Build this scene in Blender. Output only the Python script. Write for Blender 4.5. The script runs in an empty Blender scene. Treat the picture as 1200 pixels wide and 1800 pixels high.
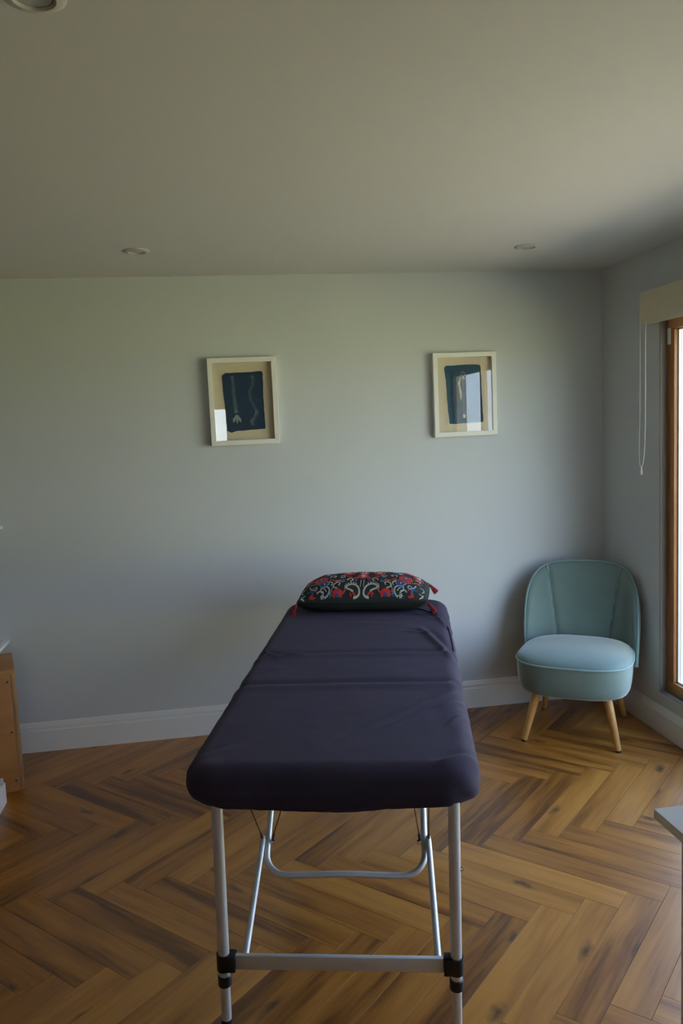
import bpy, bmesh, math, random
from mathutils import Vector, Matrix
from math import sin, cos, pi, radians, sqrt, exp, atan2

random.seed(7)
SC = bpy.context.scene
COL = SC.collection

# ------------------------------------------------------------------ camera
H = 1.47
F_PX, PITCH, ROLL, YAW = 1400.37, 0.11125, -0.04430, 0.15374
fw = Vector((sin(YAW) * cos(PITCH), cos(YAW) * cos(PITCH), -sin(PITCH)))
rt0 = Vector((cos(YAW), -sin(YAW), 0))
up0 = rt0.cross(fw)
rt = cos(ROLL) * rt0 + sin(ROLL) * up0
up = -sin(ROLL) * rt0 + cos(ROLL) * up0
cam_data = bpy.data.cameras.new('camera')
cam_data.sensor_fit = 'VERTICAL'
cam_data.sensor_height = 36.0
cam_data.sensor_width = 24.0
cam_data.lens = 36.0 * F_PX / 1800.0
cam_data.clip_start = 0.05
cam = bpy.data.objects.new('camera', cam_data)
cam.matrix_world = Matrix(((rt.x, up.x, -fw.x, 0), (rt.y, up.y, -fw.y, 0), (rt.z, up.z, -fw.z, H), (0, 0, 0, 1)))
COL.objects.link(cam)
SC.camera = cam

# ------------------------------------------------------------------ world, sun, exposure
world = bpy.data.worlds.new('sky')
SC.world = world
world.use_nodes = True
wn, wl = world.node_tree.nodes, world.node_tree.links
wn.clear()
w_out = wn.new('ShaderNodeOutputWorld')
w_bg = wn.new('ShaderNodeBackground')
w_bg.inputs['Strength'].default_value = 2.5
w_tc = wn.new('ShaderNodeTexCoord')
w_sep = wn.new('ShaderNodeSeparateXYZ')
w_ramp = wn.new('ShaderNodeValToRGB')
w_ramp.color_ramp.elements[0].position = 0.0
w_ramp.color_ramp.elements[0].color = (0.74, 0.88, 1.0, 1)
w_ramp.color_ramp.elements[1].position = 0.75
w_ramp.color_ramp.elements[1].color = (0.32, 0.53, 0.95, 1)
wl.new(w_tc.outputs['Generated'], w_sep.inputs[0])
wl.new(w_sep.outputs['Z'], w_ramp.inputs[0])
wl.new(w_ramp.outputs[0], w_bg.inputs['Color'])
wl.new(w_bg.outputs[0], w_out.inputs[0])

sun_data = bpy.data.lights.new('sun', 'SUN')
sun_data.energy = 25.0
sun_data.angle = radians(0.6)
sun_data.color = (1.0, 0.95, 0.88)
sun = bpy.data.objects.new('sun', sun_data)
sun.rotation_euler = Vector((1.0, -0.20, -1.32)).to_track_quat('-Z', 'Y').to_euler()
COL.objects.link(sun)

vs = SC.view_settings
SC.display_settings.display_device = 'sRGB'
vs.view_transform = 'Standard'
vs.look = 'None'
vs.gamma = 1.0
vs.use_curve_mapping = False
vs.exposure = 1.5
cy = SC.cycles
cy.use_denoising = True
cy.max_bounces = 12
cy.diffuse_bounces = 8
cy.glossy_bounces = 4
cy.transparent_max_bounces = 12
cy.transmission_bounces = 4
cy.sample_clamp_indirect = 8.0
cy.caustics_reflective = False
cy.caustics_refractive = False

# ------------------------------------------------------------------ materials
def new_mat(name):
    m = bpy.data.materials.new(name)
    m.use_nodes = True
    nt = m.node_tree
    return m, nt.nodes, nt.links, nt.nodes['Principled BSDF']


def plain(name, col, rough=0.5, metal=0.0, var=0.06, scale=6.0, bump=0.0, bscale=200.0, sheen=0.0, coat=0.0):
    m, n, l, b = new_mat(name)
    tc = n.new('ShaderNodeTexCoord')
    ns = n.new('ShaderNodeTexNoise')
    ns.inputs['Scale'].default_value = scale
    ns.inputs['Detail'].default_value = 5
    l.new(tc.outputs['Object'], ns.inputs['Vector'])
    mx = n.new('ShaderNodeMix')
    mx.data_type = 'RGBA'
    mx.inputs[6].default_value = tuple(c * (1 - var) for c in col) + (1,)
    mx.inputs[7].default_value = tuple(min(1, c * (1 + var)) for c in col) + (1,)
    l.new(ns.outputs['Fac'], mx.inputs[0])
    l.new(mx.outputs[2], b.inputs['Base Color'])
    b.inputs['Roughness'].default_value = rough
    b.inputs['Metallic'].default_value = metal
    b.inputs['Sheen Weight'].default_value = sheen
    b.inputs['Coat Weight'].default_value = coat
    if sheen:
        b.inputs['Sheen Roughness'].default_value = 0.35
        b.inputs['Sheen Tint'].default_value = tuple(min(1, c * 2.5) for c in col) + (1,) if sheen < 0.9 else (1.0, 1.0, 0.95, 1)
    if bump:
        nb = n.new('ShaderNodeTexNoise')
        nb.inputs['Scale'].default_value = bscale
        nb.inputs['Detail'].default_value = 3
        l.new(tc.outputs['Object'], nb.inputs['Vector'])
        bp = n.new('ShaderNodeBump')
        bp.inputs['Strength'].default_value = bump
        bp.inputs['Distance'].default_value = 0.002
        l.new(nb.outputs['Fac'], bp.inputs['Height'])
        l.new(bp.outputs[0], b.inputs['Normal'])
    return m


def wood(name, dark, mid, light, rough=0.4, sx=1.6, sy=16.0, knots=0.0, axis='X', rand=True, tone=0.35):
    """grain runs along the local axis; every object gets its own cut of the grain"""
    m, n, l, b = new_mat(name)
    tc = n.new('ShaderNodeTexCoord')
    oi = n.new('ShaderNodeObjectInfo')
    off = n.new('ShaderNodeVectorMath')
    off.operation = 'MULTIPLY_ADD'
    rv = n.new('ShaderNodeCombineXYZ')
    for i, k in enumerate((37.0, 91.0, 53.0)):
        mm = n.new('ShaderNodeMath')
        mm.operation = 'MULTIPLY'
        mm.inputs[1].default_value = k if rand else 0.0
        l.new(oi.outputs['Random'], mm.inputs[0])
        l.new(mm.outputs[0], rv.inputs[i])
    off.inputs[1].default_value = (1, 1, 1)
    l.new(tc.outputs['Object'], off.inputs[0])
    l.new(rv.outputs[0], off.inputs[2])
    # wobble the coordinates so the grain flows
    wob = n.new('ShaderNodeTexNoise')
    wob.inputs['Scale'].default_value = 4.0
    wob.inputs['Detail'].default_value = 2
    l.new(off.outputs[0], wob.inputs['Vector'])
    wadd = n.new('ShaderNodeVectorMath')
    wadd.operation = 'MULTIPLY_ADD'
    wadd.inputs[1].default_value = (0.030, 0.022, 0.022)
    l.new(wob.outputs['Color'], wadd.inputs[0])
    l.new(off.outputs[0], wadd.inputs[2])
    mp = n.new('ShaderNodeMapping')
    sc = {'X': (sx, sy, sy), 'Y': (sy, sx, sy), 'Z': (sy, sy, sx)}[axis]
    mp.inputs['Scale'].default_value = sc
    l.new(wadd.outputs[0], mp.inputs['Vector'])
    g1 = n.new('ShaderNodeTexNoise')
    g1.inputs['Scale'].default_value = 1.0
    g1.inputs['Detail'].default_value = 3
    g1.inputs['Roughness'].default_value = 0.55
    l.new(mp.outputs[0], g1.inputs['Vector'])
    mp2 = n.new('ShaderNodeMapping')
    mp2.inputs['Scale'].default_value = tuple(v * (5.5 if v == sy else 3.0) for v in sc)
    l.new(wadd.outputs[0], mp2.inputs['Vector'])
    g2 = n.new('ShaderNodeTexNoise')
    g2.inputs['Scale'].default_value = 1.0
    g2.inputs['Detail'].default_value = 4
    l.new(mp2.outputs[0], g2.inputs['Vector'])
    ad = n.new('ShaderNodeMath')
    ad.operation = 'MULTIPLY_ADD'
    ad.inputs[1].default_value = 0.40 if knots else 0.28
    l.new(g2.outputs['Fac'], ad.inputs[0])
    l.new(g1.outputs['Fac'], ad.inputs[2])
    # per-piece tone shift
    ts = n.new('ShaderNodeMath')
    ts.operation = 'MULTIPLY_ADD'
    ts.inputs[1].default_value = tone if rand else 0.0
    ts.inputs[2].default_value = -tone * 0.5 - (0.20 if knots else 0.14)
    l.new(oi.outputs['Random'], ts.inputs[0])
    ad2 = n.new('ShaderNodeMath')
    ad2.operation = 'ADD'
    l.new(ad.outputs[0], ad2.inputs[0])
    l.new(ts.outputs[0], ad2.inputs[1])
    rp = n.new('ShaderNodeValToRGB')
    e = rp.color_ramp.elements
    e[0].position, e[0].color = 0.24, dark + (1,)
    e[1].position, e[1].color = 0.72, light + (1,)
    em = e.new(0.44)
    em.color = mid + (1,)
    l.new(ad2.outputs[0], rp.inputs[0])
    colour = rp.outputs[0]
    if knots:
        mk = n.new('ShaderNodeMapping')
        mk.inputs['Scale'].default_value = (2.1, 5.6, 0.0)
        # ragged knot outlines
        kw = n.new('ShaderNodeTexNoise')
        kw.inputs['Scale'].default_value = 26.0
        kw.inputs['Detail'].default_value = 3
        l.new(off.outputs[0], kw.inputs['Vector'])
        kv = n.new('ShaderNodeVectorMath')
        kv.operation = 'MULTIPLY_ADD'
        kv.inputs[1].default_value = (0.085, 0.030, 0.0)
        l.new(kw.outputs['Color'], kv.inputs[0])
        l.new(wadd.outputs[0], kv.inputs[2])
        l.new(kv.outputs[0], mk.inputs['Vector'])
        vo = n.new('ShaderNodeTexVoronoi')
        vo.voronoi_dimensions = '2D'
        vo.inputs['Scale'].default_value = 1.0
        vo.inputs['Randomness'].default_value = 1.0
        l.new(mk.outputs[0], vo.inputs['Vector'])
        # only some cells carry a knot
        sp = n.new('ShaderNodeSeparateColor')
        l.new(vo.outputs['Color'], sp.inputs[0])
        gt = n.new('ShaderNodeMath')
        gt.operation = 'GREATER_THAN'
        gt.inputs[1].default_value = 0.50
        l.new(sp.outputs[0], gt.inputs[0])
        kr = n.new('ShaderNodeMapRange')
        kr.inputs['From Min'].default_value = 0.0
        kr.inputs['From Max'].default_value = 0.11
        kr.inputs['To Min'].default_value = 1.0
        kr.inputs['To Max'].default_value = 0.0
        l.new(vo.outputs['Distance'], kr.inputs['Value'])
        km = n.new('ShaderNodeMath')
        km.operation = 'MULTIPLY'
        l.new(kr.outputs[0], km.inputs[0])
        l.new(gt.outputs[0], km.inputs[1])
        kk = n.new('ShaderNodeMath')
        kk.operation = 'MULTIPLY'
        kk.inputs[1].default_value = knots
        l.new(km.outputs[0], kk.inputs[0])
        mx = n.new('ShaderNodeMix')
        mx.data_type = 'RGBA'
        mx.inputs[7].default_value = (0.050, 0.019, 0.008, 1)
        l.new(kk.outputs[0], mx.inputs[0])
        l.new(colour, mx.inputs[6])
        colour = mx.outputs[2]
    l.new(colour, b.inputs['Base Color'])
    rr = n.new('ShaderNodeMapRange')
    rr.inputs['To Min'].default_value = rough - 0.06
    rr.inputs['To Max'].default_value = rough + 0.08
    l.new(g2.outputs['Fac'], rr.inputs['Value'])
    l.new(rr.outputs[0], b.inputs['Roughness'])
    bp = n.new('ShaderNodeBump')
    if knots:
        b.inputs['Coat Weight'].default_value = 0.35
        b.inputs['Specular IOR Level'].default_value = 0.55
        b.inputs['Coat Roughness'].default_value = 0.13
    bp.inputs['Strength'].default_value = 0.10
    bp.inputs['Distance'].default_value = 0.001
    l.new(g2.outputs['Fac'], bp.inputs['Height'])
    l.new(bp.outputs[0], b.inputs['Normal'])
    return m


def thin_glass(name, ior=1.5, tint=(1, 1, 1)):
    m, n, l, b = new_mat(name)
    n.remove(b)
    out = n['Material Output']
    tr = n.new('ShaderNodeBsdfTransparent')
    tr.inputs['Color'].default_value = tint + (1,)
    gl = n.new('ShaderNodeBsdfGlossy')
    gl.inputs['Roughness'].default_value = 0.0
    fr = n.new('ShaderNodeFresnel')
    fr.inputs['IOR'].default_value = ior
    geo = n.new('ShaderNodeNewGeometry')
    # the same weak mirror from both faces of the pane
    inv = n.new('ShaderNodeMath')
    inv.operation = 'MULTIPLY_ADD'
    inv.inputs[1].default_value = 1.0 / ior - ior
    inv.inputs[2].default_value = ior
    l.new(geo.outputs['Backfacing'], inv.inputs[0])
    fr2 = n.new('ShaderNodeFresnel')
    l.new(inv.outputs[0], fr2.inputs['IOR'])
    n.remove(fr)
    mx = n.new('ShaderNodeMixShader')
    # cap total internal reflection seen through the second face
    mn = n.new('ShaderNodeMath')
    mn.operation = 'MINIMUM'
    mn.inputs[1].default_value = 0.6
    l.new(fr2.outputs[0], mn.inputs[0])
    l.new(mn.outputs[0], mx.inputs[0])
    l.new(tr.outputs[0], mx.inputs[1])
    l.new(gl.outputs[0], mx.inputs[2])
    l.new(mx.outputs[0], out.inputs['Surface'])
    return m


def ground_mat():
    m, n, l, b = new_mat('garden_ground')
    tc = n.new('ShaderNodeTexCoord')
    ns = n.new('ShaderNodeTexNoise')
    ns.inputs['Scale'].default_value = 1.5
    ns.inputs['Detail'].default_value = 6
    l.new(tc.outputs['Object'], ns.inputs['Vector'])
    rp = n.new('ShaderNodeValToRGB')
    e = rp.color_ramp.elements
    e[0].position, e[0].color = 0.35, (0.22, 0.24, 0.085, 1)
    e[1].position, e[1].color = 0.65, (0.34, 0.33, 0.14, 1)
    l.new(ns.outputs['Fac'], rp.inputs[0])
    l.new(rp.outputs[0], b.inputs['Base Color'])
    b.inputs['Roughness'].default_value = 0.95
    return m


M = dict(
    wall=plain('wall_paint', (0.60, 0.63, 0.655), 0.75, var=0.025, scale=1.7, bump=0.06, bscale=90),
    wall_dark=plain('fill_cutting_wall_paint', (0.26, 0.23, 0.18), 0.8, var=0.03, scale=1.7, bump=0.06, bscale=90),  # dark tone made up to cut bounce light from the unseen left wall
    wall_grey=plain('grey_wall_paint', (0.46, 0.45, 0.42), 0.8, var=0.03, scale=1.7, bump=0.06, bscale=90),
    ceiling=plain('ceiling_paint', (0.65, 0.635, 0.605), 0.85, var=0.02, scale=1.3, bump=0.04, bscale=80),
    white=plain('white_gloss_paint', (0.80, 0.80, 0.80), 0.38, var=0.02),
    laminate=plain('white_laminate', (0.86, 0.87, 0.90), 0.20, var=0.015),
    frame=plain('cream_white_frame', (0.84, 0.83, 0.79), 0.45, var=0.03, scale=30),
    paper=plain('cream_paper', (0.80, 0.70, 0.52), 0.9, var=0.05, scale=25, bump=0.05, bscale=400),
    cyan=plain('cyanotype_blue', (0.008, 0.045, 0.105), 0.85, var=0.35, scale=22),
    cyan2=plain('cyanotype_teal', (0.010, 0.075, 0.140), 0.85, var=0.35, scale=22),
    bone=plain('pale_print', (0.42, 0.50, 0.45), 0.9, var=0.35, scale=90),
    bone2=plain('ochre_print', (0.66, 0.58, 0.34), 0.9, var=0.25, scale=60),
    lilac=plain('grey_print', (0.16, 0.22, 0.28), 0.9, var=0.3, scale=60),
    plank=wood('oak_plank', (0.130, 0.042, 0.006), (0.330, 0.122, 0.016), (0.490, 0.205, 0.032), 0.40, 1.5, 15.0, 1.0, tone=0.26),
    subfloor=plain('subfloor', (0.03, 0.018, 0.010), 0.9),
    beech=wood('beech_leg', (0.46, 0.225, 0.060), (0.58, 0.30, 0.088), (0.66, 0.37, 0.120), 0.40, 2.0, 22.0, axis='Z', tone=0.1),
    ply=wood('plywood_face', (0.30, 0.115, 0.030), (0.40, 0.170, 0.048), (0.47, 0.225, 0.075), 0.55, 7.0, 1.6, axis='Z', tone=0.1),
    plyedge=wood('plywood_edge', (0.20, 0.09, 0.035), (0.34, 0.18, 0.075), (0.44, 0.26, 0.12), 0.7, 1.0, 180.0, axis='Z', tone=0.1),
    winwood=wood('pine_window', (0.36, 0.15, 0.050), (0.50, 0.24, 0.085), (0.60, 0.33, 0.135), 0.42, 1.2, 20.0, axis='Z', tone=0.5),
    velvet=plain('teal_velvet', (0.165, 0.235, 0.220), 0.85, var=0.16, scale=9, bump=0.05, bscale=500, sheen=1.0),
    velvet_pipe=plain('teal_piping', (0.24, 0.36, 0.36), 0.8, var=0.05, scale=40, sheen=0.4),
    rubber=plain('black_rubber', (0.012, 0.012, 0.013), 0.55, var=0.1, scale=40),
    plastic=plain('black_plastic', (0.010, 0.010, 0.011), 0.42, var=0.1, scale=40),
    alu=plain('brushed_aluminium', (0.72, 0.72, 0.73), 0.48, 0.45, var=0.05, scale=30),
    chrome=plain('chrome', (0.75, 0.75, 0.77), 0.12, 1.0, var=0.02),
    sheet=plain('aubergine_fleece', (0.040, 0.031, 0.062), 0.95, var=0.10, scale=12, bump=0.25, bscale=260, sheen=0.16),
    vinyl=plain('black_vinyl', (0.02, 0.02, 0.022), 0.5),
    pillow=plain('charcoal_cotton', (0.018, 0.022, 0.020), 0.95, var=0.15, scale=30, bump=0.35, bscale=420),
    red=plain('red_thread', (0.52, 0.030, 0.030), 0.8, var=0.25, scale=150, bump=0.3, bscale=700),
    darkred=plain('crimson_tassel', (0.24, 0.008, 0.015), 0.85, var=0.25, scale=120),
    cream=plain('cream_thread', (0.50, 0.50, 0.42), 0.85, var=0.2, scale=150, bump=0.3, bscale=700),
    blue=plain('blue_thread', (0.035, 0.070, 0.22), 0.85, var=0.25, scale=150, bump=0.3, bscale=700),
    skyblue=plain('pale_blue_thread', (0.30, 0.42, 0.46), 0.85, var=0.2, scale=150, bump=0.3, bscale=700),
    blind=plain('cream_blind_fabric', (0.74, 0.66, 0.50), 0.9, var=0.04, scale=30, bump=0.15, bscale=500),
    cord=plain('white_cord', (0.82, 0.81, 0.77), 0.7),
    shading=plain('grey_brown_shade', (0.20, 0.17, 0.145), 0.8, var=0.08, scale=12),  # shade of the window reveal, put into the colour
    trim=plain('off_white_lamp_trim', (0.56, 0.53, 0.48), 0.45, var=0.03),
    gasket=plain('pale_gasket', (0.70, 0.72, 0.74), 0.5),
    lens=plain('frosted_lamp_lens', (0.42, 0.42, 0.40), 0.35),
    glass=thin_glass('window_glass', 1.5),
    picglass=thin_glass('picture_glass', 1.68),
    ground=ground_mat(),
    bounce_paving=plain('pale_bounce_paving', (0.325, 0.29, 0.205), 0.9, var=0.12, scale=3),  # tone of the slabs added to bounce sunlight indoors
    roof=plain('grey_roof_felt', (0.20, 0.20, 0.20), 0.9),
)

# ------------------------------------------------------------------ mesh helpers
def smooth(me, angle=35):
    bm = bmesh.new()
    bm.from_mesh(me)
    lim = radians(angle)
    for f in bm.faces:
        f.smooth = True
    for e in bm.edges:
        if len(e.link_faces) == 2:
            e.smooth = e.calc_face_angle(0.0) < lim
    bm.to_mesh(me)
    bm.free()


def obj(name, bm, mat, parent=None, kind=None, label=None, angle=35, normals=True):
    me = bpy.data.meshes.new(name)
    if normals:
        bmesh.ops.recalc_face_normals(bm, faces=bm.faces[:])
    bm.to_mesh(me)
    bm.free()
    smooth(me, angle)
    me.materials.append(mat)
    o = bpy.data.objects.new(name, me)
    COL.objects.link(o)
    if parent is not None:
        o.parent = parent
    if kind:
        o['kind'] = kind
    if label:
        o['label'] = label
    return o


def thing(name, label, cat, loc=(0, 0, 0), rz=0.0, group=None):
    o = bpy.data.objects.new(name, None)
    o.empty_display_size = 0.1
    o.location = loc
    o.rotation_euler = (0, 0, rz)
    COL.objects.link(o)
    o['label'] = label
    o['category'] = cat
    if group:
        o['group'] = group
    return o


def box(bm, lo, hi, bev=0.0, seg=2, mat=None):
    vs_ = []
    r = bmesh.ops.create_cube(bm, size=1.0)
    verts = r['verts']
    for v in verts:
        v.co = Vector([(lo[i] + hi[i]) / 2 + v.co[i] * (hi[i] - lo[i]) for i in range(3)])
    if bev:
        es = list({e for v in verts for e in v.link_edges})
        r2 = bmesh.ops.bevel(bm, geom=es, offset=bev, segments=seg, profile=0.5, affect='EDGES')
        verts = list({v for f in r2['faces'] for v in f.verts} | {v for v in verts if v.is_valid})
    if mat is not None:
        bmesh.ops.transform(bm, matrix=mat, verts=[v for v in verts if v.is_valid])
    return bm


def bx(lo, hi, bev=0.0, seg=2):
    return box(bmesh.new(), lo, hi, bev, seg)


def frames_along(pts):
    out = []
    n = len(pts)
    prev = None
    for i, p in enumerate(pts):
        t = (pts[min(i + 1, n - 1)] - pts[max(i - 1, 0)]).normalized()
        if prev is None:
            a = Vector((0, 0, 1)) if abs(t.z) < 0.9 else Vector((1, 0, 0))
            nrm = t.cross(a).normalized()
        else:
            nrm = (prev - t * prev.dot(t)).normalized()
        prev = nrm
        out.append((t, nrm, t.cross(nrm).normalized()))
    return out


def tube(bm, pts, r, n=10, cap=True, closed=False):
    pts = [Vector(p) for p in pts]
    rs = r if isinstance(r, (list, tuple)) else [r] * len(pts)
    fr = frames_along(pts)
    rings = []
    for (t, a, b), p, rr in zip(fr, pts, rs):
        rings.append([bm.verts.new(p + (a * cos(2 * pi * k / n) + b * sin(2 * pi * k / n)) * rr) for k in range(n)])
    m = len(rings)
    for i in range(m if closed else m - 1):
        A, B = rings[i], rings[(i + 1) % m]
        for k in range(n):
            bm.faces.new((A[k], A[(k + 1) % n], B[(k + 1) % n], B[k]))
    if cap and not closed:
        bm.faces.new(rings[0][::-1])
        bm.faces.new(rings[-1])
    return bm


def tb(pts, r, n=10, cap=True, closed=False):
    return tube(bmesh.new(), pts, r, n, cap, closed)


def lathe(bm, prof, n=28, loc=(0, 0, 0), rfun=None):
    """prof: (radius, z) pairs; ends with radius 0 become poles"""
    rings = []
    L = Vector(loc)
    for r, z in prof:
        if r < 1e-6:
            rings.append([bm.verts.new(L + Vector((0, 0, z)))])
        else:
            rings.append([bm.verts.new(L + Vector((cos(2 * pi * k / n), sin(2 * pi * k / n), 0)) * (r * (rfun(k, z) if rfun else 1)) + Vector((0, 0, z))) for k in range(n)])
    for A, B in zip(rings, rings[1:]):
        if len(A) == 1 and len(B) == 1:
            continue
        for k in range(n):
            k2 = (k + 1) % n
            if len(A) == 1:
                bm.faces.new((A[0], B[k2], B[k]))
            elif len(B) == 1:
                bm.faces.new((A[k], A[k2], B[0]))
            else:
                bm.faces.new((A[k], A[k2], B[k2], B[k]))
    return bm


def poly_prism(bm, pts, z0, z1):
    lo = [bm.verts.new((p[0], p[1], z0)) for p in pts]
    hi = [bm.verts.new((p[0], p[1], z1)) for p in pts]
    bm.faces.new(lo[::-1])
    bm.faces.new(hi)
    n = len(pts)
    for i in range(n):
        bm.faces.new((lo[i], lo[(i + 1) % n], hi[(i + 1) % n], hi[i]))
    return bm


def spline(pts, n=8):
    """Catmull-Rom through the points"""
    P = [Vector(p) for p in pts]
    out = []
    for i in range(len(P) - 1):
        p0, p1, p2, p3 = P[max(i - 1, 0)], P[i], P[i + 1], P[min(i + 2, len(P) - 1)]
        for k in range(n):
            t = k / n
            out.append(0.5 * ((2 * p1) + (p2 - p0) * t + (2 * p0 - 5 * p1 + 4 * p2 - p3) * t * t + (3 * p1 - p0 - 3 * p2 + p3) * t ** 3))
    out.append(P[-1])
    return out


# ------------------------------------------------------------------ room shell
XL, XR, YB, YF, ZC = -2.45, 1.938, 3.792, -2.60, 2.166
WT = 0.16
WIN_Y0, WIN_Y1, WIN_Z0, WIN_Z1 = 1.06, 3.265, 0.185, 1.865

ground = obj('ground', bx((-45, -45, -0.22), (45, 45, -0.12)), M['ground'], kind='structure')

for k in range(6):  # unseen slabs added outside to throw sunlight up to the ceiling
    for j in range(2):
        y_ = -2.2 + 1.2 * k
        obj('bounce_slab', bx((2.30 + 1.9 * j + 0.005, y_ + 0.005, -0.118), (2.30 + 1.9 * (j + 1) - 0.005, y_ + 1.195, -0.100), 0.004), M['bounce_paving'], ground)

wb = bmesh.new()
box(wb, (XL - WT, YB, -0.10), (XR + WT, YB + WT, ZC + 0.02))
obj('wall_back', wb, M['wall'], kind='structure')
wb = bmesh.new()
box(wb, (XL - WT, YF, -0.10), (XL, YB, ZC + 0.02))
obj('wall_left', wb, M['wall_dark'], kind='structure')
wb = bmesh.new()
box(wb, (XR, YF, -0.10), (XR + WT, WIN_Y0, ZC + 0.02))
box(wb, (XR, WIN_Y1, -0.10), (XR + WT, YB, ZC + 0.02))
box(wb, (XR, WIN_Y0, -0.10), (XR + WT, WIN_Y1, WIN_Z0))
box(wb, (XR, WIN_Y0, WIN_Z1), (XR + WT, WIN_Y1, ZC + 0.02))
obj('wall_right', wb, M['wall'], kind='structure')
RW0, RW1, RZ0, RZ1 = -0.50, 0.22, 1.00, 1.76
wb = bmesh.new()
box(wb, (XL - WT, YF - WT, -0.10), (RW0, YF, ZC + 0.02))
box(wb, (RW1, YF - WT, -0.10), (XR + WT, YF, ZC + 0.02))
box(wb, (RW0, YF - WT, -0.10), (RW1, YF, RZ0))
box(wb, (RW0, YF - WT, RZ1), (RW1, YF, ZC + 0.02))
obj('wall_rear', wb, M['wall_grey'], kind='structure')
obj('ceiling', bx((XL - WT, YF - WT, ZC), (XR + WT, YB + WT, ZC + 0.10)), M['ceiling'], kind='structure')
obj('roof', bx((XL - WT - 0.1, YF - WT - 0.1, ZC + 0.10), (XR + WT + 0.1, YB + WT + 0.1, ZC + 0.28)), M['roof'], kind='structure')

# floor: herringbone planks, every plank in view its own piece
floor = obj('floor', bx((XL - 0.02, YF - 0.02, -0.10), (XR + 0.02, YB + 0.02, -0.0095)), M['subfloor'], kind='structure')
PW, PL = 0.1000, 0.6000
r2 = 1 / sqrt(2)
A_DIR, B_DIR = Vector((r2, -r2)), Vector((-r2, -r2))
ORI = Vector((0.89335, 1.45999)) * H


def plank_mesh(poly):
    """poly in plank-local metres; a tiny chamfer round the top leaves the joint as a groove"""
    c = Vector((sum(p[0] for p in poly), sum(p[1] for p in poly))) / len(poly)
    bm = bmesh.new()
    g, ch = 0.00055, 0.00015

    def inset(d):
        n = len(poly)
        out = []
        for i in range(n):
            p0, p1, p2 = Vector(poly[i - 1]), Vector(poly[i]), Vector(poly[(i + 1) % n])
            e1, e2 = (p1 - p0).normalized(), (p2 - p1).normalized()
            n1, n2 = Vector((-e1.y, e1.x)), Vector((-e2.y, e2.x))
            k = n1 + n2
            den = 1 + n1.dot(n2)
            out.append(p1 + k * (d / max(den, 0.2)))
        return out
    rings = [[bm.verts.new((p.x, p.y, z)) for p in inset(d)] for d, z in ((g, -0.009), (g, -ch), (g + ch, 0.0))]
    n = len(poly)
    for R0, R1 in zip(rings, rings[1:]):
        for i in range(n):
            bm.faces.new((R0[i], R0[(i + 1) % n], R1[(i + 1) % n], R1[i]))
    bm.faces.new(rings[-1])
    return bm


def clip(poly, lo, hi):
    for ax, val, sgn in ((0, lo[0], 1), (0, hi[0], -1), (1, lo[1], 1), (1, hi[1], -1)):
        out = []
        for i in range(len(poly)):
            a, b = poly[i - 1], poly[i]
            da, db = (a[ax] - val) * sgn, (b[ax] - val) * sgn
            if da >= 0:
                out.append(a)
            if (da >= 0) != (db >= 0):
                t = da / (da - db)
                out.append(a + (b - a) * t)
        poly = out
        if len(poly) < 3:
            return []
    clean = []
    for p in poly:
        if not clean or (p - clean[-1]).length > 0.002:
            clean.append(p)
    if len(clean) > 2 and (clean[0] - clean[-1]).length < 0.002:
        clean.pop()
    return clean if len(clean) >= 3 else []


full_me = None
rest = bmesh.new()
lo, hi = Vector((XL, YF)), Vector((XR, YB))
for it2 in range(-9, 9):
    for it1 in range(-50, 50):
        o = ORI + (B_DIR - A_DIR) * PW * it1 + (A_DIR + B_DIR) * PL * it2
        for kind in 'AB':
            if kind == 'A':
                ctr = o - A_DIR * PL / 2 + B_DIR * PW / 2
                ang = atan2(A_DIR.y, A_DIR.x)
            else:
                ctr = o + A_DIR * PW / 2 + B_DIR * PL / 2
                ang = atan2(B_DIR.y, B_DIR.x)
            ca, sa = cos(ang), sin(ang)
            loc_rect = [Vector(p) for p in ((-PL / 2, -PW / 2), (PL / 2, -PW / 2), (PL / 2, PW / 2), (-PL / 2, PW / 2))]
            wpoly = [ctr + Vector((ca * p.x - sa * p.y, sa * p.x + ca * p.y)) for p in loc_rect]
            cl = clip(wpoly, lo, hi)
            if not cl:
                continue
            back = [Vector((ca * (p - ctr).x + sa * (p - ctr).y, -sa * (p - ctr).x + ca * (p - ctr).y)) for p in cl]
            area = 0.5 * abs(sum(back[i - 1].x * back[i].y - back[i].x * back[i - 1].y for i in range(len(back))))
            if area < 2e-4:
                continue
            whole = area > PL * PW * 0.9999
            if ctr.y < 0.75:
                b2 = plank_mesh(back)
                mt = Matrix.Translation((ctr.x, ctr.y, 0)) @ Matrix.Rotation(ang, 4, 'Z')
                bmesh.ops.transform(b2, matrix=mt, verts=b2.verts[:])
                tmp = bpy.data.meshes.new('tmp')
                b2.to_mesh(tmp)
                b2.free()
                rest.from_mesh(tmp)
                bpy.data.meshes.remove(tmp)
                continue
            if whole and full_me is not None:
                p = bpy.data.objects.new('plank', full_me)
                COL.objects.link(p)
                p.parent = floor
            else:
                p = obj('plank', plank_mesh(back), M['plank'], floor, normals=False, angle=20)
                if whole:
                    full_me = p.data
            p.location = (ctr.x, ctr.y, 0)
            p.rotation_euler = (0, 0, ang + (pi if random.random() < 0.5 and whole else 0))
obj('plank_field', rest, M['plank'], floor, kind='stuff', normals=False, angle=20)

# baseboards with a moulded top
BASE_PROFILE = [(0.0, 0.0), (0.017, 0.0), (0.017, 0.100), (0.0125, 0.102), (0.0115, 0.108), (0.0130, 0.112), (0.0130, 0.120), (0.0085, 0.123), (0.0075, 0.130), (0.003, 0.139), (0.0, 0.139)]


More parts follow.
